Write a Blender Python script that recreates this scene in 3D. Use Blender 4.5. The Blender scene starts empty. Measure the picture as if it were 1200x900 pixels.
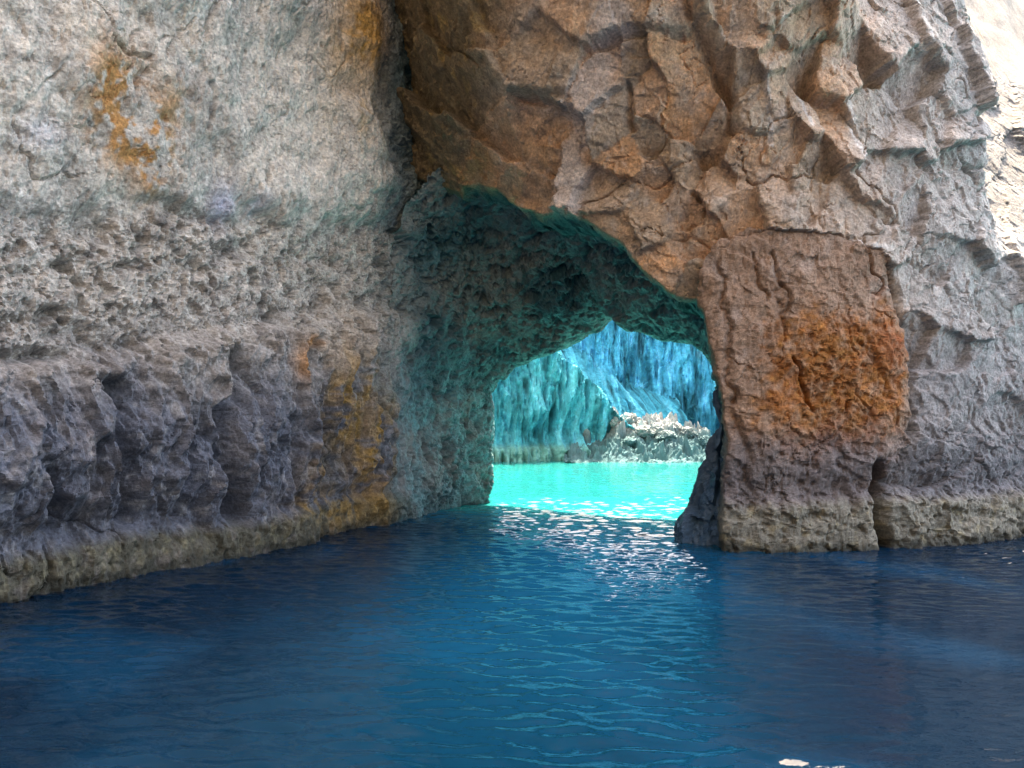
import bpy, math
import numpy as np

# ------------------------------------------------------------------ camera, sky, sun, exposure
sc = bpy.context.scene
CAM_H, FPX, HOR = 2.2, 933.0, 480.0          # eye height, focal length and horizon row (1200 x 900 px)
cd = bpy.data.cameras.new('camera'); cam = bpy.data.objects.new('camera', cd)
sc.collection.objects.link(cam); sc.camera = cam
cam.location = (0, 0, CAM_H); cam.rotation_euler = (math.radians(90), 0, 0)
cd.sensor_width = 36; cd.lens = 36*FPX/1200; cd.shift_y = (HOR-450)/1200
cd.clip_start = 0.05; cd.clip_end = 6000

SUN_AZ = np.array([0.29, 0.957]); SUN_AZ /= np.linalg.norm(SUN_AZ)   # horizontal direction towards the sun
SUN_EL = math.radians(66)
w = bpy.data.worlds.new('World'); sc.world = w; w.use_nodes = True
nt = w.node_tree
sky = nt.nodes.new('ShaderNodeTexSky'); sky.sky_type = 'NISHITA'; sky.sun_disc = False
sky.sun_elevation = SUN_EL; sky.sun_rotation = math.atan2(SUN_AZ[0], SUN_AZ[1])
sky.air_density = 0.8; sky.dust_density = 3.0; sky.ozone_density = 0.5
bg = nt.nodes['Background']; nt.links.new(sky.outputs[0], bg.inputs[0]); bg.inputs[1].default_value = 0.15
sd_ = bpy.data.lights.new('sun', 'SUN'); sun = bpy.data.objects.new('sun', sd_); sc.collection.objects.link(sun)
sd_.energy = 2.6; sd_.angle = math.radians(0.5); sd_.color = (1.0, 0.95, 0.86)
ce = math.cos(SUN_EL)
from mathutils import Vector
sun.rotation_euler = Vector((SUN_AZ[0]*ce, SUN_AZ[1]*ce, math.sin(SUN_EL))).to_track_quat('Z', 'Y').to_euler()
sun.location = (10, 20, 40)
sc.view_settings.view_transform = 'Standard'; sc.view_settings.look = 'None'
sc.view_settings.gamma = 1.0; sc.view_settings.use_curve_mapping = False
sc.view_settings.exposure = 3.3
sc.view_settings.use_white_balance = True; sc.view_settings.white_balance_temperature = 8300; sc.view_settings.white_balance_tint = 9   # camera balanced for open shade
sc.cycles.max_bounces = 8; sc.cycles.diffuse_bounces = 5; sc.cycles.glossy_bounces = 3
sc.cycles.caustics_reflective = False; sc.cycles.caustics_refractive = False
sc.cycles.use_denoising = True

# ------------------------------------------------------------------ noise
rng = np.random.RandomState(7)
PERM = rng.permutation(256).astype(np.int32); PERM = np.concatenate([PERM, PERM, PERM])
GR = rng.normal(size=(256, 3)).astype(np.float32); GR /= np.linalg.norm(GR, axis=1)[:, None]
def perlin(p):
    p = np.asarray(p, np.float32)
    i = np.floor(p); f = p-i; i = i.astype(np.int32) & 255
    u = f*f*f*(f*(f*6-15)+10)
    def g(dx, dy, dz):
        h = PERM[PERM[PERM[(i[..., 0]+dx) & 255]+((i[..., 1]+dy) & 255)]+((i[..., 2]+dz) & 255)]
        gr = GR[h]
        return gr[..., 0]*(f[..., 0]-dx)+gr[..., 1]*(f[..., 1]-dy)+gr[..., 2]*(f[..., 2]-dz)
    def lp(a, b, t): return a+(b-a)*t
    x00 = lp(g(0, 0, 0), g(1, 0, 0), u[..., 0]); x10 = lp(g(0, 1, 0), g(1, 1, 0), u[..., 0])
    x01 = lp(g(0, 0, 1), g(1, 0, 1), u[..., 0]); x11 = lp(g(0, 1, 1), g(1, 1, 1), u[..., 0])
    return lp(lp(x00, x10, u[..., 1]), lp(x01, x11, u[..., 1]), u[..., 2])*1.6
def fbm(p, oct=4, lac=2.03, gain=0.5, seed=0.0, ridged=False):
    p = np.asarray(p, np.float32)+seed; s = 0; a = 1.0; n = 0
    for k in range(oct):
        v = perlin(p)
        if ridged: v = 1-2*np.abs(v)
        s = s+a*v; n += a; a *= gain; p = p*lac+17.31
    return s/n
def hash2(i, j, k):
    h = (i*374761393+j*668265263+k*2147483647+12345) & 0xffffffff
    h = ((h ^ (h >> 13))*1274126177) & 0xffffffff
    return ((h ^ (h >> 16)) & 0xffffff)/float(0xffffff)
def worley(x, y, seed=0, aniso=0.9):
    """2-D cells: F1, F2, offset to the cell's centre, cell hash values"""
    x = np.asarray(x, np.float64); y = np.asarray(y, np.float64)
    ix = np.floor(x).astype(np.int64); iy = np.floor(y).astype(np.int64)
    f1 = np.full(x.shape, 9.0); f2 = np.full(x.shape, 9.0)
    ox = np.zeros(x.shape); oy = np.zeros(x.shape); cx = np.zeros(x.shape, np.int64); cy = np.zeros(x.shape, np.int64)
    for dx in (-1, 0, 1):
        for dy in (-1, 0, 1):
            a = ix+dx; b = iy+dy
            px = a+0.5+(hash2(a, b, seed)-.5)*aniso; py = b+0.5+(hash2(a, b, seed+1)-.5)*aniso
            ddx = x-px; ddy = y-py; d = np.sqrt(ddx*ddx+ddy*ddy)
            m = d < f1
            f2 = np.where(m, f1, np.minimum(f2, d)); f1 = np.where(m, d, f1)
            ox = np.where(m, ddx, ox); oy = np.where(m, ddy, oy); cx = np.where(m, a, cx); cy = np.where(m, b, cy)
    return f1, f2, ox, oy, hash2(cx, cy, seed+2), hash2(cx, cy, seed+3), hash2(cx, cy, seed+4)
def facets(x, y, seed, tilt, off, bevel=0.12):
    """broken-rock relief: every cell a tilted plane, smooth towards the joints"""
    f1, f2, ox, oy, h1, h2, h3 = worley(x, y, seed)
    e = np.clip((f2-f1)/bevel, 0, 1)
    return ((h1-.5)*2*tilt*ox+(h2-.5)*2*tilt*oy+(h3-.5)*2*off)*(e*e*(3-2*e)), f2-f1
def sstep(a, b, x):
    t = np.clip((x-a)/(b-a), 0, 1); return t*t*(3-2*t)
def gauss(x, y, cx, cy, rx, ry, ang=0.0):
    c, s = math.cos(math.radians(ang)), math.sin(math.radians(ang))
    dx = x-cx; dy = y-cy
    return np.exp(-(((dx*c+dy*s)/rx)**2+((-dx*s+dy*c)/ry)**2))
def seg_dist(x, y, pts):
    d = np.full(x.shape, 1e9)
    for (x0, y0), (x1, y1) in zip(pts[:-1], pts[1:]):
        vx, vy = x1-x0, y1-y0; t = np.clip(((x-x0)*vx+(y-y0)*vy)/(vx*vx+vy*vy+1e-9), 0, 1)
        d = np.minimum(d, np.hypot(x-x0-t*vx, y-y0-t*vy))
    return d
def poly_sd(x, y, pts):
    """signed distance to a closed outline, positive inside"""
    P = list(pts); inside = np.zeros(x.shape, bool)
    for (x0, y0), (x1, y1) in zip(P, P[1:]+P[:1]):
        c = ((y0 > y) != (y1 > y)) & (x < (x1-x0)*(y-y0)/(y1-y0+1e-12)+x0)
        inside ^= c
    d = seg_dist(x, y, P+P[:1])
    return np.where(inside, d, -d)
def to_px(P):
    Y = np.maximum(P[..., 1], 1.0)
    return 600+P[..., 0]/Y*FPX, HOR-(P[..., 2]-CAM_H)/Y*FPX
def mixc(c, col, m):
    return c+(np.asarray(col, np.float32)-c)*np.clip(m, 0, 1)[..., None]

# ------------------------------------------------------------------ mesh helpers
def tag(o, label, cat=None, group=None, kind=None):
    o['label'] = label
    if cat: o['category'] = cat
    if group: o['group'] = group
    if kind: o['kind'] = kind
    return o
def mesh_obj(name, V, F, mat, col=None, parent=None, smooth=False):
    V = np.ascontiguousarray(V, np.float32).reshape(-1, 3); F = np.ascontiguousarray(F, np.int32)
    me = bpy.data.meshes.new(name); n = F.shape[1]
    me.vertices.add(len(V)); me.vertices.foreach_set('co', V.ravel())
    me.loops.add(F.size); me.loops.foreach_set('vertex_index', F.ravel())
    me.polygons.add(len(F)); me.polygons.foreach_set('loop_start', np.arange(0, F.size, n, dtype=np.int32))
    me.polygons.foreach_set('loop_total', np.full(len(F), n, np.int32))
    me.polygons.foreach_set('use_smooth', np.full(len(F), smooth, bool))
    if col is not None:
        at = me.attributes.new('rock_colour', 'FLOAT_COLOR', 'POINT')
        c4 = np.ones((len(V), 4), np.float32); c4[:, :3] = np.clip(np.asarray(col).reshape(-1, 3), 0, 1)
        at.data.foreach_set('color', c4.ravel())
    me.materials.append(mat); me.update(); me.validate()
    o = bpy.data.objects.new(name, me); sc.collection.objects.link(o); o.parent = parent
    return o
def grid_faces(nr, nc):
    i = np.arange((nr-1)*(nc-1)); r = i//(nc-1); c = i % (nc-1); a = r*nc+c
    return np.stack([a, a+1, a+nc+1, a+nc], 1).astype(np.int32)
def compact(V, F, *attrs):
    u, inv = np.unique(F, return_inverse=True)
    return (V[u], inv.reshape(F.shape).astype(np.int32))+tuple(a[u] for a in attrs)
def grid_normals(P):
    du = np.gradient(P, axis=1); dv = np.gradient(P, axis=0)
    n = np.cross(du, dv); return n/np.maximum(np.linalg.norm(n, axis=-1, keepdims=True), 1e-9)
def skirted(V, F, C, N, depth):
    """closes a patch towards the rock behind it: border edges get side walls"""
    e = np.concatenate([F[:, [0, 1]], F[:, [1, 2]], F[:, [2, 3]], F[:, [3, 0]]])
    key = np.sort(e, 1); k = key[:, 0].astype(np.int64)*len(V)+key[:, 1]
    _, idx, cnt = np.unique(k, return_index=True, return_counts=True)
    b = e[idx[cnt == 1]]; bv = np.unique(b)
    m = np.full(len(V), -1); m[bv] = np.arange(len(bv))+len(V)
    V2 = np.concatenate([V, V[bv]-N[bv]*depth]); C2 = np.concatenate([C, C[bv]])
    F2 = np.concatenate([F, np.stack([b[:, 1], b[:, 0], m[b[:, 0]], m[b[:, 1]]], 1)])
    return V2, F2.astype(np.int32), C2
def spaced(parts):
    """1-D grid from (start, end, step) runs"""
    out = []
    for a, b, s in parts: out.append(np.arange(a, b-1e-6, s))
    out.append([parts[-1][1]]); return np.concatenate(out)

# ------------------------------------------------------------------ materials
def rock_material(name, rough=0.85, bump=0.35, scale=14.0, var=0.35, spec=0.3):
    m = bpy.data.materials.new(name); m.use_nodes = True; n = m.node_tree.nodes; L = m.node_tree.links
    b = n['Principled BSDF']; b.inputs['Roughness'].default_value = rough; b.inputs['Specular IOR Level'].default_value = spec
    a = n.new('ShaderNodeAttribute'); a.attribute_name = 'rock_colour'
    g = n.new('ShaderNodeNewGeometry')
    n1 = n.new('ShaderNodeTexNoise'); n1.inputs['Scale'].default_value = scale; n1.inputs['Detail'].default_value = 8; n1.inputs['Roughness'].default_value = 0.7
    L.new(g.outputs['Position'], n1.inputs['Vector'])
    n2 = n.new('ShaderNodeTexNoise'); n2.inputs['Scale'].default_value = scale*0.21; n2.inputs['Detail'].default_value = 6; n2.inputs['Roughness'].default_value = 0.7
    L.new(g.outputs['Position'], n2.inputs['Vector'])
    r = n.new('ShaderNodeMapRange'); r.inputs['From Min'].default_value = 0.3; r.inputs['From Max'].default_value = 0.7
    r.inputs['To Min'].default_value = 1-var; r.inputs['To Max'].default_value = 1+var
    L.new(n1.outputs['Fac'], r.inputs['Value'])
    r2 = n.new('ShaderNodeMapRange'); r2.inputs['From Min'].default_value = 0.3; r2.inputs['From Max'].default_value = 0.7
    r2.inputs['To Min'].default_value = 1-var*.6; r2.inputs['To Max'].default_value = 1+var*.6
    L.new(n2.outputs['Fac'], r2.inputs['Value'])
    mm = n.new('ShaderNodeMath'); mm.operation = 'MULTIPLY'; L.new(r.outputs[0], mm.inputs[0]); L.new(r2.outputs[0], mm.inputs[1])
    mx = n.new('ShaderNodeVectorMath'); mx.operation = 'SCALE'; L.new(a.outputs['Color'], mx.inputs[0]); L.new(mm.outputs[0], mx.inputs['Scale'])
    L.new(mx.outputs[0], b.inputs['Base Color'])
    bp = n.new('ShaderNodeBump'); bp.inputs['Strength'].default_value = bump; bp.inputs['Distance'].default_value = 0.03
    L.new(n1.outputs['Fac'], bp.inputs['Height']); L.new(bp.outputs[0], b.inputs['Normal'])
    return m
M_LIME = rock_material('limestone', 0.85, 1.0, 20, 0.55)
M_CAVE = rock_material('damp_cave_rock', 0.55, 0.5, 14, 0.35, 0.5)
M_RED = rock_material('iron_stained_rock', 0.8, 1.0, 22, 0.52)
M_FAR = rock_material('shore_rock', 0.85, 0.4, 5, 0.35)

# ------------------------------------------------------------------ layout
P0 = np.array([-6.08, 9.46]); D = np.array([0.505, 0.863]); NU = np.array([0.863, -0.505])   # cave axis frame: t along D, u along NU
T_MOUTH, T_EXIT = 7.3, 11.4
def uvt(t, u, z):
    return np.stack([P0[0]+t*D[0]+u*NU[0], P0[1]+t*D[1]+u*NU[1], z+0*t], -1)
MOUTH = [(0, -1), (0, 0), (0, 2), (-.02, 4), (.08, 5.4), (.35, 6.2), (1.0, 6.75), (1.9, 6.8), (3.1, 6.4), (4.6, 5.85), (5.8, 4.8), (6.6, 3.4), (7.0, 1.7), (7.0, -1)]
EXIT = [(-.05, -1), (0, 0), (.0, 1.2), (.02, 2.0), (.09, 2.55), (.55, 3.25), (1.4, 3.5), (2.02, 3.77), (2.56, 4.0), (2.99, 4.46), (3.21, 4.16), (3.47, 3.92), (3.87, 3.84), (4.3, 3.72), (4.72, 3.66), (5.1, 3.4), (5.45, 2.9), (5.7, 1.8), (5.8, 0), (5.8, -1)]
def resample(pl, v):
    pl = np.array(pl, float); s = np.concatenate([[0], np.cumsum(np.linalg.norm(np.diff(pl, axis=0), axis=1))]); s /= s[-1]
    return np.interp(v, s, pl[:, 0]), np.interp(v, s, pl[:, 1])

# ------------------------------------------------------------------ limestone cliff on the left
def limestone_height(P, qx, qy, cave):
    """relief (m) and colour of the pale cliff; cave = 0 outside .. 1 in the tunnel"""
    z = P[..., 2]
    wob = fbm(P*0.9, 3, seed=3)*14; wob2 = fbm(P*np.array([.5, .5, .35]), 3, seed=31)
    y = qy+wob; x = qx+wob2*12
    out = 1-cave
    h = 0.30*fbm(P*0.45, 3, seed=11)+0.10*fbm(P*1.3, 3, seed=5)
    # smooth upper wall standing proud of the pitted band, ledge under it
    ledge = 236+0.02*(x-200)+12*np.sin(x/47.)
    brk = sstep(-.25, .35, fbm(P*.55, 3, seed=13))
    h += out*(0.08+.20*brk)*sstep(22, -12, y-ledge+30*fbm(P*1.7, 3, seed=14))
    band = sstep(-6, 40, y-ledge)*sstep(470, 400, y+0.10*x)        # the pitted band
    band = np.maximum(band, cave*0.55)
    # lower ledge, then rounded columns
    l2 = 425-0.14*x
    low = sstep(-12, 18, y-l2)*out
    h += low*0.03 - out*0.11*brk*np.exp(-((y-l2+6+22*fbm(P*1.1, 3, seed=15))/9)**2)
    up = sstep(12, -20, y-ledge)*out
    # pits
    vs = np.array([1, 1, .85])
    r1 = fbm(P*2.6*vs, 4, seed=21); r2 = fbm(P*6.0*vs, 3, seed=23); r3 = fbm(P*14.0, 3, seed=29)
    pit = -0.28*sstep(0.05, 0.55, r1)-0.12*sstep(0.0, 0.5, r2)-0.045*sstep(0.0, .5, r3)
    h += pit*(0.18+0.95*band)
    f, e = facets(P[..., 0]*2.2+P[..., 1]*2.2, z*2.0+wob2, 40, 0.16, 0.04)
    h += f*(0.08+.3*band+.10*low)
    # streaked upper wall: fine vertical runnels
    st = fbm(P*np.array([7, 7, 1.1]), 4, seed=51, ridged=True)
    h += (0.030*up+0.03*low)*st
    h += up*0.05*fbm(P*np.array([2.5, 2.5, .6]), 3, seed=53)
    # columns and grooves near the water
    PW = P+.22*np.stack([fbm(P*1.4, 3, seed=65), fbm(P*1.4, 3, seed=66), .8*fbm(P*1.4, 3, seed=67)], -1)
    gro = fbm(PW*np.array([1.7, 1.7, .24]), 4, seed=61, ridged=True)
    zone = low*sstep(640, 560, y)
    h += 0.50*zone*gro
    h += 0.10*fbm(PW*np.array([3.6, 3.6, .8]), 4, seed=64, ridged=True)*(low+.15*up)
    h += 0.05*fbm(PW*np.array([8, 8, 5]), 4, seed=63)*(low+.5)
    h -= .05*sstep(.1, .5, fbm(P*np.array([9, 9, 4.5]), 3, seed=68))*(up+.5*low)
    for pts, wd, dp in [([(126, 455), (122, 500), (130, 560), (138, 604)], 13, .60), ([(236, 480), (241, 545), (256, 602)], 9, .62), ([(262, 415), (258, 450), (244, 490)], 9, .35), ([(20, 540), (40, 580), (44, 612)], 10, .3), ([(205, 505), (198, 560), (196, 600)], 9, .30), ([(320, 490), (322, 540), (330, 592)], 8, .34), ([(92, 520), (88, 570)], 8, .26),
                        ([(60, 560), (75, 610)], 16, .16), ([(172, 540), (176, 612)], 22, .22), ([(215, 580), (214, 612)], 18, .18), ([(300, 520), (306, 590)], 9, .14), ([(275, 545), (272, 580)], 7, .12),
                        ([(380, 540), (385, 600)], 32, .22), ([(440, 580), (480, 560)], 14, .12), ([(10, 420), (60, 415), (120, 425)], 7, .18), ([(60, 392), (95, 385), (130, 420)], 9, .16),
                        ([(205, 240), (225, 252), (280, 262)], 8, .14), ([(265, 300), (285, 290)], 13, .2), ([(100, 262), (118, 275)], 14, .2), ([(350, 300), (395, 306)], 6, .12), ([(375, 330), (398, 335)], 8, .12), ([(310, 365), (325, 380)], 12, .14)]:
        d = seg_dist(qx+wob2*7, qy+wob*.35, pts); h -= dp*out*np.exp(-(d/wd)**2)
    # thin cracks on the upper wall
    j = fbm(P*5, 3, seed=71)*7
    for pts, wd, dp in [([(241, 2), (232, 25), (226, 50)], 2.0, .10), ([(214, 25), (200, 45), (182, 66)], 1.6, .07), ([(124, 58), (140, 68), (163, 72)], 2.6, .12), ([(163, 72), (158, 92), (150, 100)], 1.6, .06), ([(350, 6), (330, 18)], 1.6, .06),
                        ([(234, 100), (240, 122), (236, 150)], 2.2, .09), ([(160, 82), (150, 100), (146, 120)], 3.0, .08), ([(300, 180), (320, 260), (300, 262)], 1.4, .05), ([(340, 85), (340, 100)], 1.8, .06), ([(432, 150), (440, 200), (428, 250)], 2, .06),
                        ([(430, 470), (452, 500)], 2.5, .1), ([(455, 520), (470, 490)], 2.5, .1)]:
        d = seg_dist(qx+j*.6, qy+j, pts); h -= dp*np.exp(-(d/wd)**2)
    # scooped flake, step at the corner by the water, tidal shelf
    h -= 0.14*gauss(qx, qy, 150, 25, 20, 40, 10)
    h += out*0.34*sstep(358, 340, x)*sstep(430, 540, y)
    tide = sstep(.64, .42, z+0.14*wob2+.10*r1)
    h += 0.08*tide*(.6+.4*out)
    h -= 0.08*np.exp(-((z-.72-.15*wob2)/.16)**2)*out
    h += 0.02*tide*fbm(P*np.array([8, 8, 5]), 3, seed=77)
    cr = fbm(PW*np.array([.9, .9, .55]), 3, seed=83); cm = sstep(-.1, .3, fbm(P*.7, 2, seed=84))
    h -= .07*cm*np.exp(-(cr/.016)**2)*(1-.5*band)
    cr2 = fbm(PW*np.array([2.2, 2.2, 1.2]), 3, seed=85); h -= .03*sstep(-.1, .3, fbm(P*1.1, 2, seed=86))*np.exp(-(cr2/.02)**2)
    fine = fbm(P*30, 2, seed=81)
    h += 0.010*fine*(1+band)
    # ---- colour
    n1 = fbm(P*0.8, 4, seed=91); n2 = fbm(P*np.array([2.4, 2.4, .8]), 4, seed=92); n3 = fbm(P*7, 3, seed=93)
    c = np.empty(P.shape, np.float32); c[:] = (.50, .45, .40)
    c = mixc(c, (.63, .57, .50), sstep(-.2, .5, n2)*.8*(up+.2))
    c = mixc(c, (.34, .315, .30), sstep(.05, .5, n1)*.55)
    c = mixc(c, (.40, .36, .33), band*.5)
    c = mixc(c, (.70, .635, .56), gauss(x, y, 350, 150, 90, 150)*.7*out); c = mixc(c, (.08, .093, .128), sstep(335, 510, y+30*n1)*out*.95)  # light falloff put into the colour: bright patch above, dark towards the water
    c = mixc(c, (.30, .25, .22), sstep(.15, .5, n2)*.35*low)
    c = mixc(c, (.082, .078, .056), tide*.92)
    c = mixc(c, (.22, .20, .13), tide*sstep(0, .5, n3)*.5)
    c = mixc(c, (.03, .032, .027), sstep(.20, .05, z+.10*n2+.08*n3)*.85)      # wet line
    sk = fbm(P*np.array([4.5, 4.5, 3.2]), 4, seed=94, gain=.65); sk2 = fbm(P*np.array([11, 11, 7]), 3, seed=95)
    c = mixc(c, (.17, .155, .15), sstep(.08, .35, sk)*(.25+.45*band+.2*low)*out)
    c = mixc(c, (.72, .68, .64), sstep(.12, .4, -sk+.3*sk2)*.45*out*(1-.6*low)*(1-tide))
    # orange and ochre stains
    sp = sstep(-.25, .35, n2+.6*n3)
    og = (.46, .235, .09)
    c = mixc(c, og, (1.2*gauss(x, y, 118, 105, 36, 52, -20)+1.2*gauss(x, y, 145, 165, 46, 38, 30)+gauss(x, y, 172, 195, 14, 36)+.6*gauss(x, y, 190, 125, 22, 28))*sstep(-.15, .3, n2+.9*n3+.15))
    c = mixc(c, (.50, .28, .085), 1.2*gauss(x, y, 412, 45, 32, 70)*(.55+.45*sp))
    c = mixc(c, (.52, .34, .16), gauss(x, y, 420, 120, 34, 60)*.55*sp)
    st2 = sstep(-.2, .5, fbm(P*np.array([6, 6, 1.0]), 4, seed=96))
    c = mixc(c, (.33, .20, .06), (.5+.7*st2)*(1.0*gauss(x, y, 392, 475, 34, 75)+1.4*gauss(x, y, 430, 530, 20, 55)+.9*gauss(x, y, 380, 592, 50, 20)+.7*gauss(x, y, 350, 570, 18, 50))*sstep(-.25, .25, n2+.7*n3+.1))
    c = mixc(c, (.50, .21, .04), gauss(x, y, 338, 425, 7, 16)*.9+gauss(x, y, 352, 402, 12, 6)*.8)
    c = mixc(c, (.12, .11, .095), gauss(x, y, 375, 545, 22, 34)*.6*out)  # dark of the recess put into the colour
    c = mixc(c, (.36, .42, .62), (gauss(x, y, 258, 240, 12, 22)+.6*gauss(x, y, 296, 240, 9, 12)+.5*gauss(x, y, 35, 160, 26, 22))*.5)
    # cave rock: teal light bounced off the lagoon put into the colour
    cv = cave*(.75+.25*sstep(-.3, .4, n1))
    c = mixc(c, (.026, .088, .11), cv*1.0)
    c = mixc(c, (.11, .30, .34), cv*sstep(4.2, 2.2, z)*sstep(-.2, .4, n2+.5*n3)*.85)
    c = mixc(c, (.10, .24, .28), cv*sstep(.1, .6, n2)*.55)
    return h, c

def build_limestone():
    TL = 20.5
    # outer wall
    t = spaced([(-16, -6, .35), (-6, -2.4, .09), (-2.4, -.2, .035), (-.2, T_MOUTH, .0215), (T_MOUTH, 8.3, .04)])
    v = spaced([(-1.0, -.1, .12), (-.1, 10.6, .0215), (10.6, 26, .4)])
    Tg, Zg = np.meshgrid(t, v); P = uvt(Tg, 0*Tg, Zg)
    mu, mz = resample(MOUTH, np.clip((v+1)/TL, 0, 1))
    mu = np.where(v < 6.4, mu, mu[np.searchsorted(v, 6.4)])
    wgt = sstep(4.0, T_MOUTH, Tg)
    P = uvt(Tg, wgt*mu[:, None], Zg)
    N = np.zeros_like(P); N[..., 0] = NU[0]; N[..., 1] = NU[1]
    N[..., 2] = 0
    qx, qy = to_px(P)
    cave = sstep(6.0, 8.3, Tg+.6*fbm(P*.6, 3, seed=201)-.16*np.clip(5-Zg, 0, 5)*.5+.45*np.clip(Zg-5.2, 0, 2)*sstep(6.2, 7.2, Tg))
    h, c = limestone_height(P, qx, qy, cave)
    P = P+N*h[..., None]
    V = P.reshape(-1, 3); F = grid_faces(*Tg.shape)
    F = F[((Tg < T_MOUTH+.13) | (Zg > 5.7)).ravel()[F].all(1)]
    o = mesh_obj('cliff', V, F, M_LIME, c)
    tag(o, 'pale grey limestone cliff with orange stains and pitted band, left of the cave mouth', kind='structure')
    # tunnel
    t = spaced([(T_MOUTH, 11.9, .028)]); v = spaced([(0, .04, .004), (.04, .96, .0011), (.96, 1, .004)])
    Tg, Vg = np.meshgrid(t, v)
    mu, mz = resample(MOUTH, v); eu, ez = resample(EXIT, v)
    k = np.clip((Tg-T_MOUTH)/(T_EXIT-T_MOUTH), 0, 1); k = .35*k+.65*k*k*(3-2*k)
    P = uvt(Tg, mu[:, None]*(1-k)+eu[:, None]*k, 0*Tg); P[..., 2] = mz[:, None]*(1-k)+ez[:, None]*k
    off = -.9*np.clip(Tg-10.85+.35*fbm(P*1.6, 3, seed=205), 0, 2)**2*sstep(.5, .2, Vg)       # the wall rounds off at the lagoon
    P[..., 0] += NU[0]*off; P[..., 1] += NU[1]*off
    N = -grid_normals(P)
    ctr = uvt(Tg, 3+0*Tg, 2.0+0*Tg); N *= np.sign(np.sum(N*(ctr-P), -1, keepdims=True))
    blend = sstep(T_MOUTH, T_MOUTH+.8, Tg)[..., None]*sstep(.30, .38, Vg)[..., None]
    N0 = np.zeros_like(N); N0[..., 0] = NU[0]; N0[..., 1] = NU[1]
    lw = sstep(T_MOUTH, T_MOUTH+.8, Tg)[..., None]; lw = np.where(Vg[..., None] > .36, 1, lw)
    N = N0*(1-lw)+N*lw; N /= np.linalg.norm(N, axis=-1, keepdims=True)
    qx, qy = to_px(P)
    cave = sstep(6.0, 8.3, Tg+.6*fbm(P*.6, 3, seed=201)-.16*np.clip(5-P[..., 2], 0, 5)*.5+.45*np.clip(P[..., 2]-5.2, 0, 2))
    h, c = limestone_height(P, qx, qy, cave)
    # the exit rim keeps its outline
    h = np.where(Tg > 11, h*(1-.35*sstep(11, 11.4, Tg)), h)
    P = P+N*h[..., None]
    F = grid_faces(*Tg.shape)
    F = F[(Tg > T_MOUTH-.01+.35*sstep(.42, .46, Vg)+1.0*sstep(.45, .6, Vg)).ravel()[F].all(1)]          # the right side starts behind the jamb
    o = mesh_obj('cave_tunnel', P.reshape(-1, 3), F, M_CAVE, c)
    tag(o, 'teal lit rough rock wall and vault inside the sea cave passage', kind='structure')
build_limestone()

# ------------------------------------------------------------------ iron-stained cliff over and right of the cave
CF = np.array([(-5.2, 17.9), (-4.0, 17.0), (-2.4, 15.85), (.2, 14.5), (2.2, 13.45), (3.5, 12.85), (4.7, 12.7), (6.0, 12.75), (7.5, 13.2), (8.9, 13.9), (11, 14.9), (14, 16.6), (20, 21)])
def curve(pts, step=.01, sigma=.35):
    s = np.concatenate([[0], np.cumsum(np.linalg.norm(np.diff(pts, axis=0), axis=1))]); a = np.arange(0, s[-1], step)
    x = np.interp(a, s, pts[:, 0]); y = np.interp(a, s, pts[:, 1])
    k = np.exp(-.5*(np.arange(-3*sigma, 3*sigma+step, step)/sigma)**2); k /= k.sum(); pad = len(k)//2
    x = np.convolve(np.pad(x, pad, 'reflect', reflect_type='odd'), k, 'valid')[:len(a)]; y = np.convolve(np.pad(y, pad, 'reflect', reflect_type='odd'), k, 'valid')[:len(a)]
    tx, ty = np.gradient(x), np.gradient(y); l = np.hypot(tx, ty)
    return a, x, y, ty/l, -tx/l
CA, CX, CY, CNX, CNY = curve(CF)
def lean(x, z):
    l = .62*np.clip(z-6.0, 0, 4.2)*sstep(-2.6, .6, x)*sstep(6.2, 2.0, x)
    l = l-.10*np.clip(z-4.9, 0, 8)*sstep(3.6, 7.5, x)-(.62*np.clip(z-4.6, 0, 6)+.56*np.clip(z-10.6, 0, 30))*sstep(8.1, 9.0, x)
    return l
def front(a, z):
    x = np.interp(a, CA, CX); y = np.interp(a, CA, CY); nx = np.interp(a, CA, CNX); ny = np.interp(a, CA, CNY)
    l = lean(x, z)
    ln = np.minimum(l, 0); lp = np.maximum(l, 0)             # slopes back straight inland, overhangs along its own normal
    return np.stack([x+nx*lp, y+ny*lp-ln, z], -1), np.stack([nx, ny, 0*nx], -1)

OPENING = [(300, 150), (440, 188), (468, 203), (495, 214), (530, 224), (556, 216), (580, 222), (600, 241), (625, 252), (660, 250), (690, 262), (706, 276), (726, 286), (746, 309), (762, 326), (786, 346), (814, 352), (826, 376), (834, 410), (841, 450), (847, 480), (850, 520), (846, 560), (845, 760), (300, 760)]
PILLAR = [(820, 330), (834, 296), (852, 280), (878, 268), (930, 272), (985, 278), (1028, 292), (1044, 316), (1052, 350), (1060, 390), (1064, 440), (1064, 500), (1050, 545), (1032, 566), (1026, 600), (1026, 760), (800, 760), (800, 500)]
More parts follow.
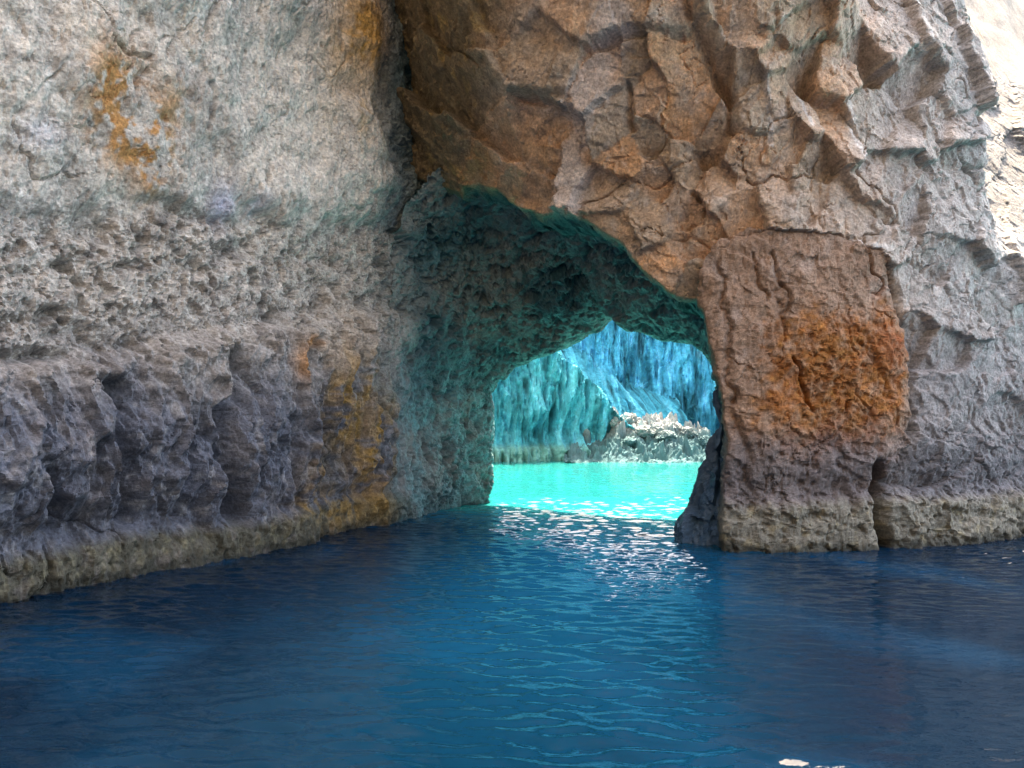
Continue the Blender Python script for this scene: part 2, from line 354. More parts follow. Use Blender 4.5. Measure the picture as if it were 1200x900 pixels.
# every broken block of the cliff: centre, half sizes, turn (deg), how far it faces right / up, how far it stands out (m)
BLOCKS = [
 (470, 40, 26, 60, -10, -.25, -.35, -.20), (505, 90, 28, 60, -25, -.45, -.45, -.05), (545, 35, 30, 40, -40, -.55, -.10, .12), (560, 110, 28, 45, -35, -.60, -.50, .10), (525, 165, 40, 26, 35, -.20, -.65, .05),
 (480, 150, 22, 30, -20, -.15, -.50, -.10), (590, 160, 20, 34, -30, -.55, -.50, .10), (572, 195, 22, 18, 20, -.25, -.60, .05), (600, 215, 16, 22, -15, -.35, -.55, .10), (636, 150, 20, 20, 0, .10, .10, .05), (640, 190, 18, 16, 5, -.05, -.20, .08), (632, 225, 18, 22, 0, -.30, -.25, .06),
 (600, 20, 30, 34, -30, -.40, .05, .22), (648, 75, 42, 54, -20, .05, .22, .34), (690, 20, 38, 30, -10, .10, .30, .30), (705, 95, 20, 60, 20, .15, .32, .22), (678, 190, 18, 56, 8, .05, .28, .22), (716, 150, 24, 34, 10, .40, .10, .20),
 (742, 14, 26, 22, 10, .10, .15, .16), (784, 22, 28, 28, 20, .25, .10, .15), (745, 62, 14, 26, -10, .55, -.15, -.02), (796, 66, 38, 30, 35, .35, .05, .02), (838, 60, 22, 60, -32, -.15, -.60, -.12), (766, 112, 18, 34, -15, -.20, .20, .02), (800, 130, 32, 32, 30, .30, -.20, -.06), (832, 165, 22, 34, 20, -.10, -.40, -.30), (735, 185, 24, 26, 0, .05, .30, .18), (758, 165, 14, 20, 20, .40, -.35, -.04), (800, 195, 26, 34, -12, .10, .10, .10), (775, 215, 18, 22, 10, .45, -.35, -.02), (838, 218, 20, 20, 15, .30, .45, .08),
 (715, 232, 30, 26, 10, -.10, .30, .16), (765, 262, 36, 32, 10, .15, .25, .16), (726, 270, 30, 20, 30, -.15, -.10, .10), (800, 245, 20, 24, 0, .35, -.30, -.05), (808, 285, 22, 26, 30, .30, -.50, -.16), (780, 310, 26, 22, 35, .05, .05, .04), (812, 330, 18, 24, 10, .10, -.40, -.10),
 (905, 16, 38, 20, 5, -.10, .15, .20), (868, 20, 22, 28, -20, -.35, -.15, .02), (880, 48, 26, 16, 20, -.25, .30, .10), (872, 85, 20, 26, -15, .20, -.35, -.05), (935, 36, 26, 22, 15, .05, .05, .14), (902, 70, 18, 22, 20, .20, .25, .10), (944, 76, 18, 30, 25, .45, -.60, -.22), (975, 82, 24, 32, -25, .00, .15, .12), (1000, 56, 18, 34, -35, .55, -.40, .00), (1040, 40, 40, 44, 0, .20, .35, .12), (912, 112, 14, 26, 5, .40, .10, .02), (885, 130, 16, 30, 5, .05, .15, .04), (938, 132, 12, 40, -22, .10, .45, .10), (925, 165, 30, 26, -10, .15, -.10, -.02), (872, 180, 20, 26, 20, .15, .10, .04), (1025, 145, 46, 44, 10, .15, .12, .02), (988, 165, 14, 46, -28, .00, .50, .12), (955, 190, 16, 24, -20, .35, -.25, -.08),
 (1078, 82, 22, 24, 30, .15, -.45, -.14), (1095, 45, 22, 56, -6, .40, .30, .10), (1120, 100, 20, 34, -15, .30, .05, .06), (1062, 160, 20, 14, -35, -.05, .55, .06), (1090, 150, 18, 24, 15, .35, .10, .06), (1135, 150, 26, 16, -30, .10, .60, .10), (1140, 190, 28, 28, 0, -.20, -.25, -.16), (1150, 60, 14, 70, -6, .55, .45, .10), (1172, 70, 16, 60, -4, -.05, .10, -.06), (1205, 90, 20, 90, 0, .65, .55, .08),
 (905, 225, 32, 30, 15, .05, .25, .10), (945, 222, 32, 22, 25, .25, -.05, .06), (875, 232, 22, 26, 10, .20, -.20, -.04), (985, 240, 26, 30, -15, .10, .20, .04), (1020, 205, 26, 26, 20, .15, .25, .04), (1010, 258, 30, 20, 20, .20, .05, .02), (1052, 212, 18, 30, 0, .20, .05, -.02), (1068, 240, 16, 26, 5, .30, -.20, -.06), (1110, 238, 44, 50, 10, .10, .08, .04), (1165, 270, 18, 60, 4, .50, .40, .02), (1195, 250, 22, 90, 0, .60, .45, -.10), (1050, 280, 34, 20, 30, .10, .25, .02), (1095, 305, 30, 24, 25, .10, -.30, -.10), (1140, 325, 34, 28, 10, .10, .10, -.16), (1172, 345, 16, 36, 10, -.35, -.10, -.20),
 (1072, 330, 20, 28, 15, .10, .20, .00), (1088, 360, 22, 20, -20, .25, .30, .06), (1075, 390, 16, 30, 10, .35, -.25, -.08), (1125, 375, 40, 16, 35, .00, .40, .08), (1108, 410, 22, 22, 40, .25, -.30, -.04), (1110, 470, 44, 52, 0, .05, .05, .10), (1160, 430, 30, 40, -10, .20, .20, .04), (1180, 510, 28, 60, -8, .35, .10, -.05), (1205, 420, 24, 50, 0, .40, .20, -.10), (1120, 590, 90, 50, 0, .05, .00, .10), (1215, 600, 50, 60, 0, .2, .0, -.05), (1085, 545, 34, 24, 10, .05, -.25, .06)]

def iron_height(P, qx, qy):
    z = P[..., 2]; px = .0140
    wx = qx+9*fbm(P*1.6, 4, seed=301)+3*fbm(P*7, 2, seed=303); wy = qy+9*fbm(P*1.6, 4, seed=302)+3*fbm(P*7, 2, seed=304)
    d1 = np.full(qx.shape, 1e9); d2 = np.full(qx.shape, 1e9); h1 = np.zeros(qx.shape); h2 = np.zeros(qx.shape); i1 = np.zeros(qx.shape, np.int32)
    for i, (bx, by, rx, ry, an, fx, fy, of) in enumerate(BLOCKS):
        c, s = math.cos(math.radians(an)), math.sin(math.radians(an)); dx = wx-bx; dy = wy-by
        sc_ = math.sqrt(rx*ry)
        d = np.hypot((dx*c+dy*s)/rx, (-dx*s+dy*c)/ry)*sc_**.62
        lim = 1.6*max(rx, ry)
        kt = 1-.45*min(max((bx-1080)/80, 0), 1)
        hh = of*kt-kt*fx*lim*np.tanh((qx-bx)/lim)*px*1.15+kt*fy*lim*np.tanh((qy-by)/lim)*px*1.15
        m = d < d1; m2 = (~m) & (d < d2)
        d2 = np.where(m, d1, np.where(m2, d, d2)); h2 = np.where(m, h1, np.where(m2, hh, h2))
        d1 = np.where(m, d, d1); h1 = np.where(m, hh, h1); i1 = np.where(m, i, i1)
    e = d2-d1
    k = .5*np.exp(-np.clip(e, 0, 60)/.55)
    h = h1*(1-k)+h2*k
    crack = sstep(-.1, .35, fbm(P*.8, 3, seed=311))
    h -= .07*crack*np.exp(-(e/.6)**2)
    # the pillar: a big upright slab with a rounded front
    ps = poly_sd(wx+5*fbm(P*3.5, 3, seed=325), wy, PILLAR)
    pill = ps > 0
    hp = .10+.16*sstep(290, 420, qy)-.13*np.exp(-np.clip(ps, 0, 200)/12)*(1-.95*sstep(345, 290, qy))+.05*fbm(P*np.array([1.2, 1.2, .6]), 3, seed=321)-.0007*(qx-940)
    hp = hp+.10*sstep(430, 520, qy)*sstep(1000, 900, qx)
    g = fbm(P*np.array([2.2, 2.2, .7]), 4, seed=323, ridged=True); hp = hp+.05*g
    for pts, wd, dp in [([(846, 310), (850, 360), (856, 420), (862, 470)], 3, .09), ([(908, 300), (916, 340), (914, 380), (918, 400)], 2.4, .09), ([(925, 420), (932, 450), (946, 480)], 2.4, .14), ([(905, 345), (918, 335)], 2, .07), ([(880, 300), (888, 330), (898, 352)], 2.2, .08), ([(860, 470), (868, 520), (880, 600)], 6, .10),
                        ([(1026, 545), (1022, 590), (1027, 640)], 5, .40), ([(1000, 400), (1030, 440), (1035, 470)], 3, .06), ([(930, 520), (940, 600)], 9, .08), ([(975, 520), (985, 590)], 8, .08)]:
        d = seg_dist(wx+10*fbm(P*2.6, 3, seed=327), wy, pts); hp = hp-dp*np.exp(-(d/wd)**2)
    h = np.where(pill, hp, h-.10*np.exp(-np.clip(-ps, 0, 200)/7.)*sstep(296, 350, qy))
    cid = np.where(pill, -2, i1)
    # joints drawn in the photograph
    for pts, wd, dp in [([(436, 0), (452, 70), (458, 130), (470, 160)], 9, .3), ([(800, 0), (830, 60), (856, 120), (862, 150)], 6, .18), ([(733, 98), (738, 125), (742, 152)], 4, .2), ([(700, 55), (745, 40), (800, 42)], 4, .14), ([(612, 118), (640, 120), (668, 122)], 4, .12), ([(1040, 312), (1058, 380), (1066, 440), (1066, 510)], 4, .18), ([(836, 288), (900, 270), (1000, 280), (1040, 300)], 1.6, .03), ([(1026, 560), (1022, 600), (1027, 640)], 6, .35), ([(1140, 190), (1170, 200), (1185, 215)], 3, .08), ([(820, 200), (815, 240), (800, 280)], 7, .12)]:
        d = seg_dist(wx, wy, pts); h = h-dp*np.exp(-(d/wd)**2)
    ol = sstep(660, 560, wx+.25*wy)
    h = h+ol*(.16*fbm(np.stack([P[..., 0]*1.2+z*1.0, P[..., 1]*1.2, z*.5-P[..., 0]*.5], -1)*1.3, 4, seed=329, ridged=True)+.05*fbm(P*5.5, 3, seed=330, ridged=True))
    # smaller breaks and grain
    blk = ~pill
    X = P[..., 0]*.9+P[..., 1]*.3; ca, sa = math.cos(.6), math.sin(.6)
    X2 = X*ca+z*sa; Z2 = -X*sa+z*ca; wv = fbm(P*2.2, 3, seed=331)*.5
    f, e2 = facets(X2*1.7+wv, Z2*1.1+wv, 50, .16, .035, .10); h = h+f*np.where(blk, .5, .3)
    f, e3 = facets(X2*4.2-wv*2, Z2*3.0+wv*2, 60, .085, .02, .09); h = h+f*np.where(blk, .55, .5)
    cr = fbm(np.stack([X2*.8+wv*.3, P[..., 1]*.5, Z2*.5], -1), 3, seed=333); h = h-.09*sstep(-.1, .25, fbm(P*.6, 2, seed=334))*np.exp(-(cr/.014)**2)
    cr = fbm(P*np.array([2.0, 2.0, 1.1]), 3, seed=335); h = h-.04*sstep(-.05, .3, fbm(P*.9, 2, seed=336))*np.exp(-(cr/.018)**2)
    low = sstep(420, 560, qy)
    h = h+.11*fbm(P*.7, 3, seed=341)+.030*fbm(P*5, 3, seed=345)+.016*fbm(P*np.array([14, 14, 9]), 3, seed=347)+.006*fbm(P*32, 2, seed=349)
    r2 = fbm(P*6.5, 3, seed=351); h = h-.07*low*sstep(0, .5, r2)
    rough = gauss(qx, qy, 970, 440, 80, 75); h = h-.05*rough*sstep(-.1, .4, fbm(P*11, 3, seed=353))
    wob2 = fbm(P*np.array([.5, .5, .35]), 3, seed=31)
    tide = sstep(.88, .66, z+.16*wob2+.10*r2)
    h = h+.09*tide-.07*np.exp(-((z-.98)/.16)**2)
    h = h+.05*tide*fbm(P*np.array([2.5, 2.5, .8]), 3, seed=355, ridged=True)
    h = h*(1-.6*sstep(8.6, 9.4, P[..., 0])*sstep(5, 6, z))
    # ---- colour
    n1 = fbm(P*.75, 4, seed=361); n2 = fbm(P*2.1, 4, seed=362); n3 = fbm(P*6.5, 3, seed=363)
    hv = hash2(i1.astype(np.int64), i1.astype(np.int64)*7, 5); hw = hash2(i1.astype(np.int64), i1.astype(np.int64)*3, 9)
    c = np.empty(P.shape, np.float32); c[:] = (.43, .355, .295)
    warm = sstep(1190, 890, qx+90*n1)*(.45+.55*hv)
    c = mixc(c, (.60, .315, .155), warm*(.6+.4*sstep(-.35, .3, n2)))
    c = mixc(c, (.60, .44, .36), sstep(.05, .5, n1+.4*n3)*.6*(.4+.6*hw))
    c = mixc(c, (.36, .29, .22), sstep(.55, .85, hw)*.6)
    c = mixc(c, (.36, .345, .345), sstep(900, 1150, qx+60*n1)*.7)
    c = mixc(c, (.32, .27, .23), sstep(.1, .5, -n2)*.5)
    sk = fbm(P*np.array([4, 4, 3]), 4, seed=366, gain=.65)
    c = mixc(c, (.17, .145, .13), sstep(.1, .4, sk)*.45); c = mixc(c, (.62, .52, .46), sstep(.15, .45, -sk)*.35)
    # olive-brown underside at the left, its shade deepened in the colour
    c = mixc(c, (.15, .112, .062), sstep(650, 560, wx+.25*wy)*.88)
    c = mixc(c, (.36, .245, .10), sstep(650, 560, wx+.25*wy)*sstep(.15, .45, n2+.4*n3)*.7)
    # pale vein
    v = seg_dist(wx, wy, [(725, 20), (708, 85), (688, 130), (676, 185), (672, 240)])
    c = mixc(c, (.58, .49, .45), sstep(28, 10, v+9*n2)*.8)
    for pts in ([(896, 95), (899, 120), (902, 170)], [(1075, 0), (1080, 40), (1082, 80)], [(885, 270), (960, 278), (1040, 292)], [(905, 290), (925, 330)], [(1050, 330), (1062, 400), (1064, 470)], [(990, 120), (1005, 195)], [(940, 110), (948, 150)]):
        c = mixc(c, (.62, .56, .52), sstep(4.5, 1.2, seg_dist(wx, wy, pts))*.75)
    # pillar: brown, with the rust patch
    c = np.where(pill[..., None], mixc(c, (.275, .165, .11), .9+0*qx), c)
    c = np.where(pill[..., None], mixc(c, (.40, .30, .25), sstep(.0, .5, n2)*.5), c)
    RUST = [(892, 470), (884, 500), (905, 395), (940, 365), (985, 372), (1010, 385), (1036, 366), (1052, 390), (1056, 440), (1050, 490), (1020, 512), (960, 520), (915, 530)]
    rs = poly_sd(wx, wy, RUST)+22*n1+20*n2+20*n3+14*fbm(P*np.array([5, 5, 1.2]), 3, seed=365)
    rm = sstep(-20, 16, rs)*(pill | (ps > -6))
    rm = rm*(.45+.55*sstep(-.35, .15, sk+.5*n3))
    c = mixc(c, (.31, .115, .028), rm*.97)
    c = mixc(c, (.26, .085, .022), rm*sstep(-.1, .3, n2+.3*n3)*.8); c = mixc(c, (.46, .21, .06), rm*sstep(.15, .5, n3)*.6); c = mixc(c, (.36, .22, .13), rm*sstep(.1, .5, -n3)*.6)
    c = mixc(c, (.24, .06, .02), rm*gauss(wx, wy, 1042, 405, 22, 36)*.8)
    c = mixc(c, (.34, .20, .10), gauss(wx, wy, 905, 560, 40, 50)*.5)
    c = mixc(c, (.235, .215, .215), sstep(330, 460, wy)*sstep(1050, 1075, wx)*.85)
    c = c*(1-(.52+.25*n1)*sstep(8.5, 9.2, P[..., 0])*sstep(4.5, 6, z))[..., None]
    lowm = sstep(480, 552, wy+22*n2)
    c = mixc(c, (.12, .113, .125), lowm*.8)  # dim foot of the wall: light falloff put into the colour
    c = mixc(c, (.19, .175, .14), tide*.9); c = mixc(c, (.33, .26, .13), tide*sstep(.1, .5, n3)*.4)
    c = mixc(c, (.035, .036, .03), sstep(.20, .05, z+.10*n2+.08*n3)*.85)      # wet line
    return h, c, cid

def build_iron_cliff():
    ax = lambda X: np.interp(X, CX, CA)
    a = spaced([(0, ax(-3.4), .12), (ax(-3.4), ax(12.4), .0235), (ax(12.4), CA[-1]-.02, .3)])
    z = spaced([(-1, -.06, .12), (-.06, 10.4, .0225), (10.4, 36, .4)])
    A, Z = np.meshgrid(a, z); P, N = front(A, Z)
    qx, qy = to_px(P)
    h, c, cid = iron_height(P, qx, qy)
    sdm = poly_sd(qx+5*fbm(P*2.5, 3, seed=401), qy+5*fbm(P*2.5, 3, seed=402), OPENING)*.0142
    s = np.clip(sdm+.07, 0, 2)
    h = h*(1-.3*sstep(-.1, .2, sdm))-2.1*(s/.20)**2.5
    # away from the frame the relief is plain terrain of the same cliff
    P2 = P+N*h[..., None]
    lip = sstep(-.05, .06, sdm)[..., None]*.16                      # rough underside of the lip
    P2 = P2+lip*np.stack([fbm(P2*2.6, 3, seed=411), fbm(P2*2.6, 3, seed=412), 1.3*fbm(P2*3.2, 4, seed=413)], -1)
    c = mixc(c, (.075, .125, .14), sstep(-.03, .05, sdm)*.95)         # lip darkened to the cave teal, its shade put into the colour
    F = grid_faces(*A.shape)
    keep = (sdm.ravel()[F] < .13).all(1) & ((Z < 26) | (P[..., 0] > 8.0)).ravel()[F].all(1)
    inframe = (qx > 425) & (qx < 1225) & (qy > -14) & (qy < 720)
    cid = np.where(inframe | (cid == -2), cid, -1).ravel()
    F = F[keep]; fid = cid[F[:, 0]]
    V = P2.reshape(-1, 3); C = c.reshape(-1, 3); NN = N.reshape(-1, 3)
    Fv, = [F[fid == -1]]
    v_, f_, c_ = compact(V, Fv, C)
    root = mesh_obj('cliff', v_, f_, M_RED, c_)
    tag(root, 'broken brown and grey cliff hanging over the cave mouth and rising to its right', kind='structure')
    for i in range(len(BLOCKS)):
        Fi = F[fid == i]
        if len(Fi) < 30: continue
        v_, f_, c_, n_ = compact(V, Fi, C, NN)
        v_, f_, c_ = skirted(v_, f_, c_, n_, .35)
        mesh_obj('rock_block', v_, f_, M_RED, c_, root)
    Fi = F[fid == -2]
    v_, f_, c_, n_ = compact(V, Fi, C, NN); v_, f_, c_ = skirted(v_, f_, c_, n_, .45)
    o = mesh_obj('rock_pillar', v_, f_, M_RED, c_)
    tag(o, 'brown upright rock pillar with rust orange patch forming the right jamb of the arch', 'rock')
    return root
RED_CLIFF = build_iron_cliff()

# back of the headland and its top, seen only from the lagoon (keeps daylight out of the rock)
def build_back():
    cb = np.array([(-16, 30), (-4, 22.5), (-.6, 20.0), (1.6, 18.65), (4.9, 16.75), (8, 19.3), (14, 25.5), (22, 31)])
    a, x, y, nx, ny = curve(cb, .05, .2)
    z = spaced([(-1, 6, .15), (6, 26, .8)]); A, Z = np.meshgrid(np.arange(0, a[-1], .15), z)
    X = np.interp(A, a, x); Y = np.interp(A, a, y); P = np.stack([X, Y, Z], -1)
    u = (X-P0[0])*NU[0]+(Y-P0[1])*NU[1]
    sd = poly_sd(u, Z, [(p[0], p[1]) for p in EXIT])
    N = np.stack([-np.interp(A, a, nx), -np.interp(A, a, ny), 0*X], -1)
    h = (.5*fbm(P*.4, 4, seed=501)+.15*fbm(P*2, 3, seed=503))*sstep(0, 1.5, -sd)
    F = grid_faces(*A.shape); keep = ((sd+.2+1.0*sstep(2, 0, u)).ravel()[F] < 0).all(1) & ((X < 7) | (Z < 5)).ravel()[F].all(1)
    c = np.empty(P.shape, np.float32); c[:] = (.42, .39, .36)
    V = (P+N*h[..., None])
    o = mesh_obj('cliff', V.reshape(-1, 3), F[keep], M_LIME, c)
    tag(o, 'seaward back of the headland around the cave exit', kind='structure')
    # the plateau: roof strips between the faces
    top = [(-13.5, -4.3), (-16, 30), (-4, 22.5), (4.9, 16.75), (7.9, 19.2), (7.9, 14.0), (4.7, 12.8), (-2.4, 15.7), (-6.1, 9.5)]
    me = bpy.data.meshes.new('cliff_top'); me.from_pydata([(x_, y_, 24.5) for x_, y_ in top], [], [list(range(len(top)))]); me.materials.append(M_LIME); me.update()
    at = me.attributes.new('rock_colour', 'FLOAT_COLOR', 'POINT')
    for d_ in at.data: d_.color = (.42, .39, .36, 1)
    o = bpy.data.objects.new('cliff_top', me); sc.collection.objects.link(o)
    tag(o, 'flat rocky top of the headland above the cave', kind='structure')
build_back()

# added unseen cliff behind the camera, leaves skylight only overhead and to the right
def build_sky_blocker():
    a, x, y, nx, ny = curve(np.array([(-14.2, -4.3), (-12.5, -7.5), (-8, -10), (-2, -11.5), (5, -11.5), (12, -9.5)], float), .05, 1.0)
    A, Z = np.meshgrid(np.arange(0, a[-1], .25), np.arange(-1, 40, .35))
    P = np.stack([np.interp(A, a, x), np.interp(A, a, y), Z], -1); N = np.stack([np.interp(A, a, -nx), np.interp(A, a, -ny), 0*Z], -1)
    h = 1.6*fbm(P*.2, 4, seed=551)+.6*fbm(P*.8, 4, seed=552, ridged=True)
    c = np.empty(P.shape, np.float32); c[:] = (.26, .22, .18); c = mixc(c, (.18, .16, .14), sstep(0, .5, fbm(P*.5, 3, seed=553)))
    o = mesh_obj('cliff', (P+N*h[..., None]).reshape(-1, 3), grid_faces(*A.shape), M_LIME, c)
    tag(o, 'brown unseen cliff added behind the boat to block the sky', kind='structure')
build_sky_blocker()

# ------------------------------------------------------------------ boulders
def ico(sub):
    import bmesh
    bm = bmesh.new(); bmesh.ops.create_icosphere(bm, subdivisions=sub, radius=1)
    V = np.array([v.co[:] for v in bm.verts], np.float32); F = np.array([[v.index for v in f.verts] for f in bm.faces], np.int32); bm.free(); return V, F
ICO = {k: ico(k) for k in (4, 5, 6)}
def boulder(loc, size, seed, colf, mat, sub=4, rough=.22, cut=7, rot=0.0, name='boulder'):
    V, F = ICO[sub]; r = np.random.RandomState(seed); V = V.copy()
    for k in range(cut):                                    # broken planes
        n = r.normal(size=3); n /= np.linalg.norm(n); dd = r.uniform(.55, .85)
        s = V@n; V = V-np.outer(np.maximum(s-dd, 0)*.92, n)
    V = V*np.array(size); c, s = math.cos(rot), math.sin(rot)
    V = V@np.array([[c, s, 0], [-s, c, 0], [0, 0, 1]])
    sz = float(np.mean(size)); Wp = (V+np.array(loc)).astype(np.float32)
    n = V/np.linalg.norm(V, axis=1)[:, None]
    V = V+n*(sz*rough*fbm(Wp*1.5/sz, 5, gain=.62, seed=seed*3.1, ridged=True)+sz*.12*fbm(Wp*6/sz, 3, seed=seed*1.7))[:, None]
    col = colf(V+np.array(loc)); o = mesh_obj(name, V, F, mat, col); o.location = loc; return o

def spur_col(P):
    c = np.empty(P.shape, np.float32); c[:] = (.035, .08, .14)  # shade and blue water light put into the base colour
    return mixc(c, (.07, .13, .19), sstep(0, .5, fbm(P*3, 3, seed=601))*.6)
def build_spur():
    """dark foot of the right jamb: widens towards the water"""
    zz = spaced([(-1, 2.6, .025)]); th = np.linspace(0, 2*math.pi, 260, endpoint=False)
    rx = np.interp(zz, [-1, 0, .25, .55, .7, .95, 1.1, 1.5, 1.9, 2.6], [1.0, .86, .85, .66, .64, .52, .40, .33, .12, .05])
    T, Z = np.meshgrid(th, zz); R = rx[:, None]
    P = np.stack([3.62+R*np.cos(T), 13.45+R*.8*np.sin(T), Z], -1)
    N = np.stack([np.cos(T), np.sin(T), 0*T], -1)
    f, e = facets(T*2.2+Z*.6, Z*1.8, 70, .22, .06); h = f+.10*fbm(P*2, 3, seed=611)+.05*fbm(P*6, 3, seed=612)+.02*fbm(P*18, 2, seed=613)
    P = P+N*h[..., None]; n = len(th); nr = len(zz)
    i = np.arange((nr-1)*n); r = i//n; c = i % n; F = np.stack([r*n+c, r*n+(c+1) % n, (r+1)*n+(c+1) % n, (r+1)*n+c], 1)
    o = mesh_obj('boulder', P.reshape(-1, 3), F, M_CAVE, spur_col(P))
    tag(o, 'dark blue rock spur stepping down into the water at the foot of the arch', 'rock')
build_spur()

# ------------------------------------------------------------------ far shore beyond the lagoon
def shore_sheet(name, pts, zmax, seed, label, top=None, base=(.36, .40, .42), step=.06):
    a, x, y, nx, ny = curve(np.array(pts, float), .05, .5)
    A, Z = np.meshgrid(np.arange(0, a[-1], step), spaced([(-1, min(zmax, 9.0), step), (9.0, max(zmax, 9.2), .5)]) if zmax > 9 else spaced([(-1, zmax, step)]))
    X = np.interp(A, a, x); Y = np.interp(A, a, y); P = np.stack([X, Y, Z], -1).astype(np.float32)
    N = np.stack([np.interp(A, a, nx), np.interp(A, a, ny), 0*X], -1)
    fl = fbm(P*np.array([1.1, 1.1, .22]), 4, seed=seed, ridged=True); fl2 = fbm(P*np.array([3.2, 3.2, .55]), 3, seed=seed+1, ridged=True)
    h = .95*fl+.45*fl2+.5*fbm(P*.35, 3, seed=seed+2)+.10*fbm(P*4, 3, seed=seed+3)
    f, e = facets(A*.8, Z*.45+fl, 80, .5, .15); h = h+f
    h = h-.9*np.exp(-((Z-1.1)/.6)**2)*.7+.35*sstep(.75, .45, Z)
    if top is not None:
        zt = np.interp(X, top[0], top[1])+.5*fbm(P*.7, 3, seed=seed+5)
        h = h-14*np.clip(Z-zt, 0, .35)-1.5*np.clip(Z-zt-.35, 0, 6)
    c = np.empty(P.shape, np.float32); c[:] = base
    n2 = fbm(P*np.array([2.4, 2.4, .35]), 4, seed=seed+7); n3 = fbm(P*.5, 3, seed=seed+8)
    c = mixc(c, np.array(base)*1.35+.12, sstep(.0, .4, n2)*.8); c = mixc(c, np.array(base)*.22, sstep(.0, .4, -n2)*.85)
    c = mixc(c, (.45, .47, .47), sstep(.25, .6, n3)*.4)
    c = mixc(c, (.13, .32, .29), sstep(.8, .5, Z)*.8)  # teal lagoon light on the low shelf put into the colour
    P = P+N*h[..., None]
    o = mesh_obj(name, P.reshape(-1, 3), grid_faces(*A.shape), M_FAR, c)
    tag(o, label, kind='structure'); return o
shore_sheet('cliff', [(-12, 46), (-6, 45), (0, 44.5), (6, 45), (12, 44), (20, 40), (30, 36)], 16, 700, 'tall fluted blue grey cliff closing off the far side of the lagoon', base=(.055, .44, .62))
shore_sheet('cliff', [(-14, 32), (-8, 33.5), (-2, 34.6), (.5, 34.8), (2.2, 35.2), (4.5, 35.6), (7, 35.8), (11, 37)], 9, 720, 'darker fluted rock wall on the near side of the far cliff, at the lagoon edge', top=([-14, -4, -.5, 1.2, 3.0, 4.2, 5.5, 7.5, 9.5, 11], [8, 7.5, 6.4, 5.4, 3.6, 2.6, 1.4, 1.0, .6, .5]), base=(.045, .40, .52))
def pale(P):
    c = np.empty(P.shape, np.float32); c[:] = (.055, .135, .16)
    c = mixc(c, (.30, .31, .32), sstep(.8, 1.6, P[..., 2]))          # sunlit tops and shaded foot put into the colour
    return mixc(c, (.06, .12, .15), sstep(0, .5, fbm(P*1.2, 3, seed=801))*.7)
def build_slope():
    xs = np.arange(2.2, 11, .04); ys = np.arange(32.8, 39, .05); X, Y = np.meshgrid(xs, ys); P = np.stack([X, Y, 0*X], -1)
    crest = np.interp(X, [2.2, 3.2, 4.6, 6.0, 7.2, 8.4, 9.6, 11], [-.6, 1.2, 1.9, 1.35, 1.6, 1.0, .6, .3])
    sl = np.clip((Y-33.3-.5*fbm(P*.6, 3, seed=741))/3.2, -.3, 1); z = crest*np.where(sl > 0, sl, sl*.6)
    PW = P+.3*np.stack([fbm(P*1.3, 3, seed=742), fbm(P*1.3, 3, seed=743), 0*X], -1)
    f, e = facets(PW[..., 0]*1.5+.4*PW[..., 1], PW[..., 1]*1.7, 90, .9, .35, .15); f2, e = facets(PW[..., 0]*4-PW[..., 1], PW[..., 1]*4.5, 95, .35, .10, .15)
    z = z+(f+f2)*.8*sstep(-.05, .25, sl)+.25*fbm(P*2.2, 4, seed=745, ridged=True)+.06*fbm(P*9, 3, seed=746)-.1
    P[..., 2] = z
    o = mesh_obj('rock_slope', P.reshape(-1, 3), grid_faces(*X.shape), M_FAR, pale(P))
    tag(o, 'jagged rock slope with sunlit white ridges across the lagoon', kind='structure')
    return xs, ys, z
SLOPE = build_slope()
def build_heap():
    spots = [(735, 462, .75), (752, 460, .6), (702, 466, .5), (722, 484, .55), (770, 474, .8), (790, 462, .7), (806, 470, .65), (782, 496, .7), (755, 494, .7), (808, 498, .65), (826, 490, .55), (834, 506, .5), (738, 508, .5), (796, 520, .5)]
    desc = ['sunlit boulder on the left crest of the heap across the lagoon', 'sunlit white boulder at the top of the far rock heap', 'small pale rock at the left tip of the sunlit far heap', 'split grey rock low on the left slope of the far heap', 'broad sunlit boulder in the middle crest of the far heap',
            'highest white rock on the right half of the far heap', 'sunlit boulder right of the peak of the far heap', 'grey boulder halfway down the middle of the far heap', 'shaded boulder below the left crest of the far heap', 'grey rock halfway down the right side of the far heap',
            'pale rock on the right slope of the far heap', 'small rock at the lower right slope of the far heap', 'small dark rock under the left crest of the far heap', 'rock near the water under the middle of the far heap']
    r = np.random.RandomState(5)
    for i, (px, py, s) in enumerate(spots):
        Y = 33.5+(540-py)/80*3.0; X = (px-600)/FPX*Y
        gx, gy, gz = SLOPE; Z = gz[np.clip(np.searchsorted(gy, Y), 0, len(gy)-1), np.clip(np.searchsorted(gx, X), 0, len(gx)-1)]    # rests on the slope
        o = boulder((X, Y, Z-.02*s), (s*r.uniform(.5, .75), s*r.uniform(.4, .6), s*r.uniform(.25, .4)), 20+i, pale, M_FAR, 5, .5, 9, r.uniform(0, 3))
        tag(o, desc[i], 'boulder', 'boulders heaped at the far side of the lagoon')
build_heap()

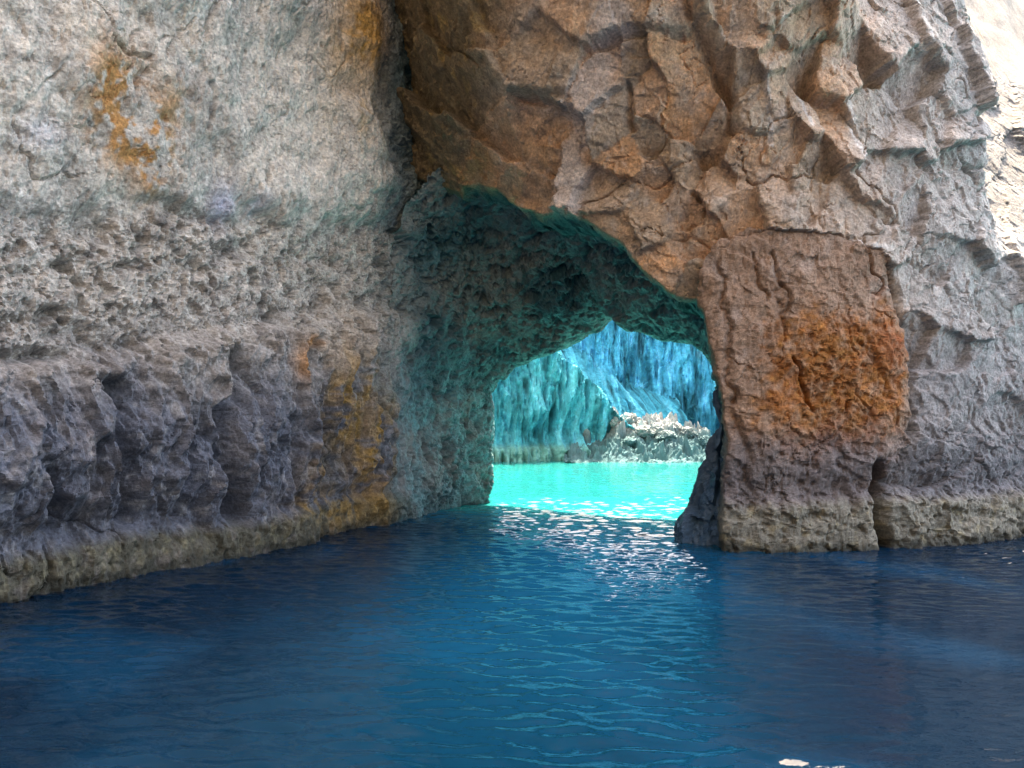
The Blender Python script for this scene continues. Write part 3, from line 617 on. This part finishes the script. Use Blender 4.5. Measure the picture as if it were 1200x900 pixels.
# ------------------------------------------------------------------ water
def build_water():
    xs = spaced([(-3000, -300, 450), (-300, -40, 26), (-40, -11, 1.0), (-11, 11, .046), (11, 40, 1.0), (40, 300, 26), (300, 3000, 450)])
    ys = spaced([(-3000, -300, 450), (-300, -20, 28), (-20, 3.6, .8), (3.6, 20, .036), (20, 47, .15), (47, 300, 23), (300, 3000, 450)])
    X, Y = np.meshgrid(xs, ys); Z = np.zeros(X.shape)
    r = np.random.RandomState(3)
    amp = sstep(60, 30, np.hypot(X, Y-12))
    for k in range(46):
        lam = .13*(6.5**r.uniform(0, 1)); ang = r.normal(0, .42)+math.radians(86); kk = 2*math.pi/lam
        A = .0068*lam**.9*(2.1 if lam < .26 else 1)*(1-.45*(lam > .38))*r.uniform(.6, 1.3)
        ph = kk*(X*math.cos(ang)+Y*math.sin(ang))+r.uniform(0, 6.28)
        # gusts: patches of livelier water
        Z += A*np.sin(ph+.5*np.sin(ph*.37+k))
    lee = 1-.80*sstep(1.2, 3.2, X)*sstep(12, 8, Y)
    patch = .75+.5*fbm(np.stack([X*.35, Y*.5, 0*X], -1), 3, seed=901)
    Z = Z*amp*patch*lee*np.where(Y > 19, .7, 1.0)
    P = np.stack([X, Y, Z], -1)
    t = (X-P0[0])*D[0]+(Y-P0[1])*D[1]; u = (X-P0[0])*NU[0]+(Y-P0[1])*NU[1]
    n1 = fbm(np.stack([X*.5, Y*.35, 0*X], -1), 3, seed=911)
    shal = sstep(6.2, 11.5, t+1.2*n1)*sstep(-6, 0, u+6*(t > 12))*sstep(48, 40, Y)*sstep(8.5, 6.5, u-40*(t > 13))
    c = np.empty(P.shape, np.float32); c[:] = (.0001, .011, .029)
    c = mixc(c, (.0003, .034, .082), sstep(0, .5, n1)*.8)
    refl_strip = np.exp(-((u-4.2-.35*(7-t))/2.2)**2)*sstep(-5, 6, t)
    c = mixc(c, (.0005, .095, .19), refl_strip*.9)  # bright reflection column below the arch put into the water colour
    c = mixc(c, (.002, .075, .135), sstep(0, .4, shal)); c = mixc(c, (.001, .165, .175), sstep(.35, 1, shal))
    o = mesh_obj('sea', P.reshape(-1, 3), grid_faces(*X.shape), M_SEA, c, smooth=True)
    tag(o, 'rippled dark blue sea running through the arch into a bright turquoise lagoon', kind='structure')
m = M_SEA = bpy.data.materials.new('sea_water'); m.use_nodes = True; n = m.node_tree.nodes; L = m.node_tree.links
b = n['Principled BSDF']; b.inputs['Roughness'].default_value = .04; b.inputs['IOR'].default_value = 1.34
at = n.new('ShaderNodeAttribute'); at.attribute_name = 'rock_colour'; L.new(at.outputs['Color'], b.inputs['Base Color'])
g = n.new('ShaderNodeNewGeometry'); mp = n.new('ShaderNodeMapping'); mp.inputs['Scale'].default_value = (7, 13, 1); L.new(g.outputs['Position'], mp.inputs['Vector'])
ns = n.new('ShaderNodeTexNoise'); ns.inputs['Scale'].default_value = 1.0; ns.inputs['Detail'].default_value = 3; L.new(mp.outputs[0], ns.inputs['Vector'])
bp = n.new('ShaderNodeBump'); bp.inputs['Strength'].default_value = .18; bp.inputs['Distance'].default_value = .02; L.new(ns.outputs['Fac'], bp.inputs['Height']); L.new(bp.outputs[0], b.inputs['Normal'])
build_water()
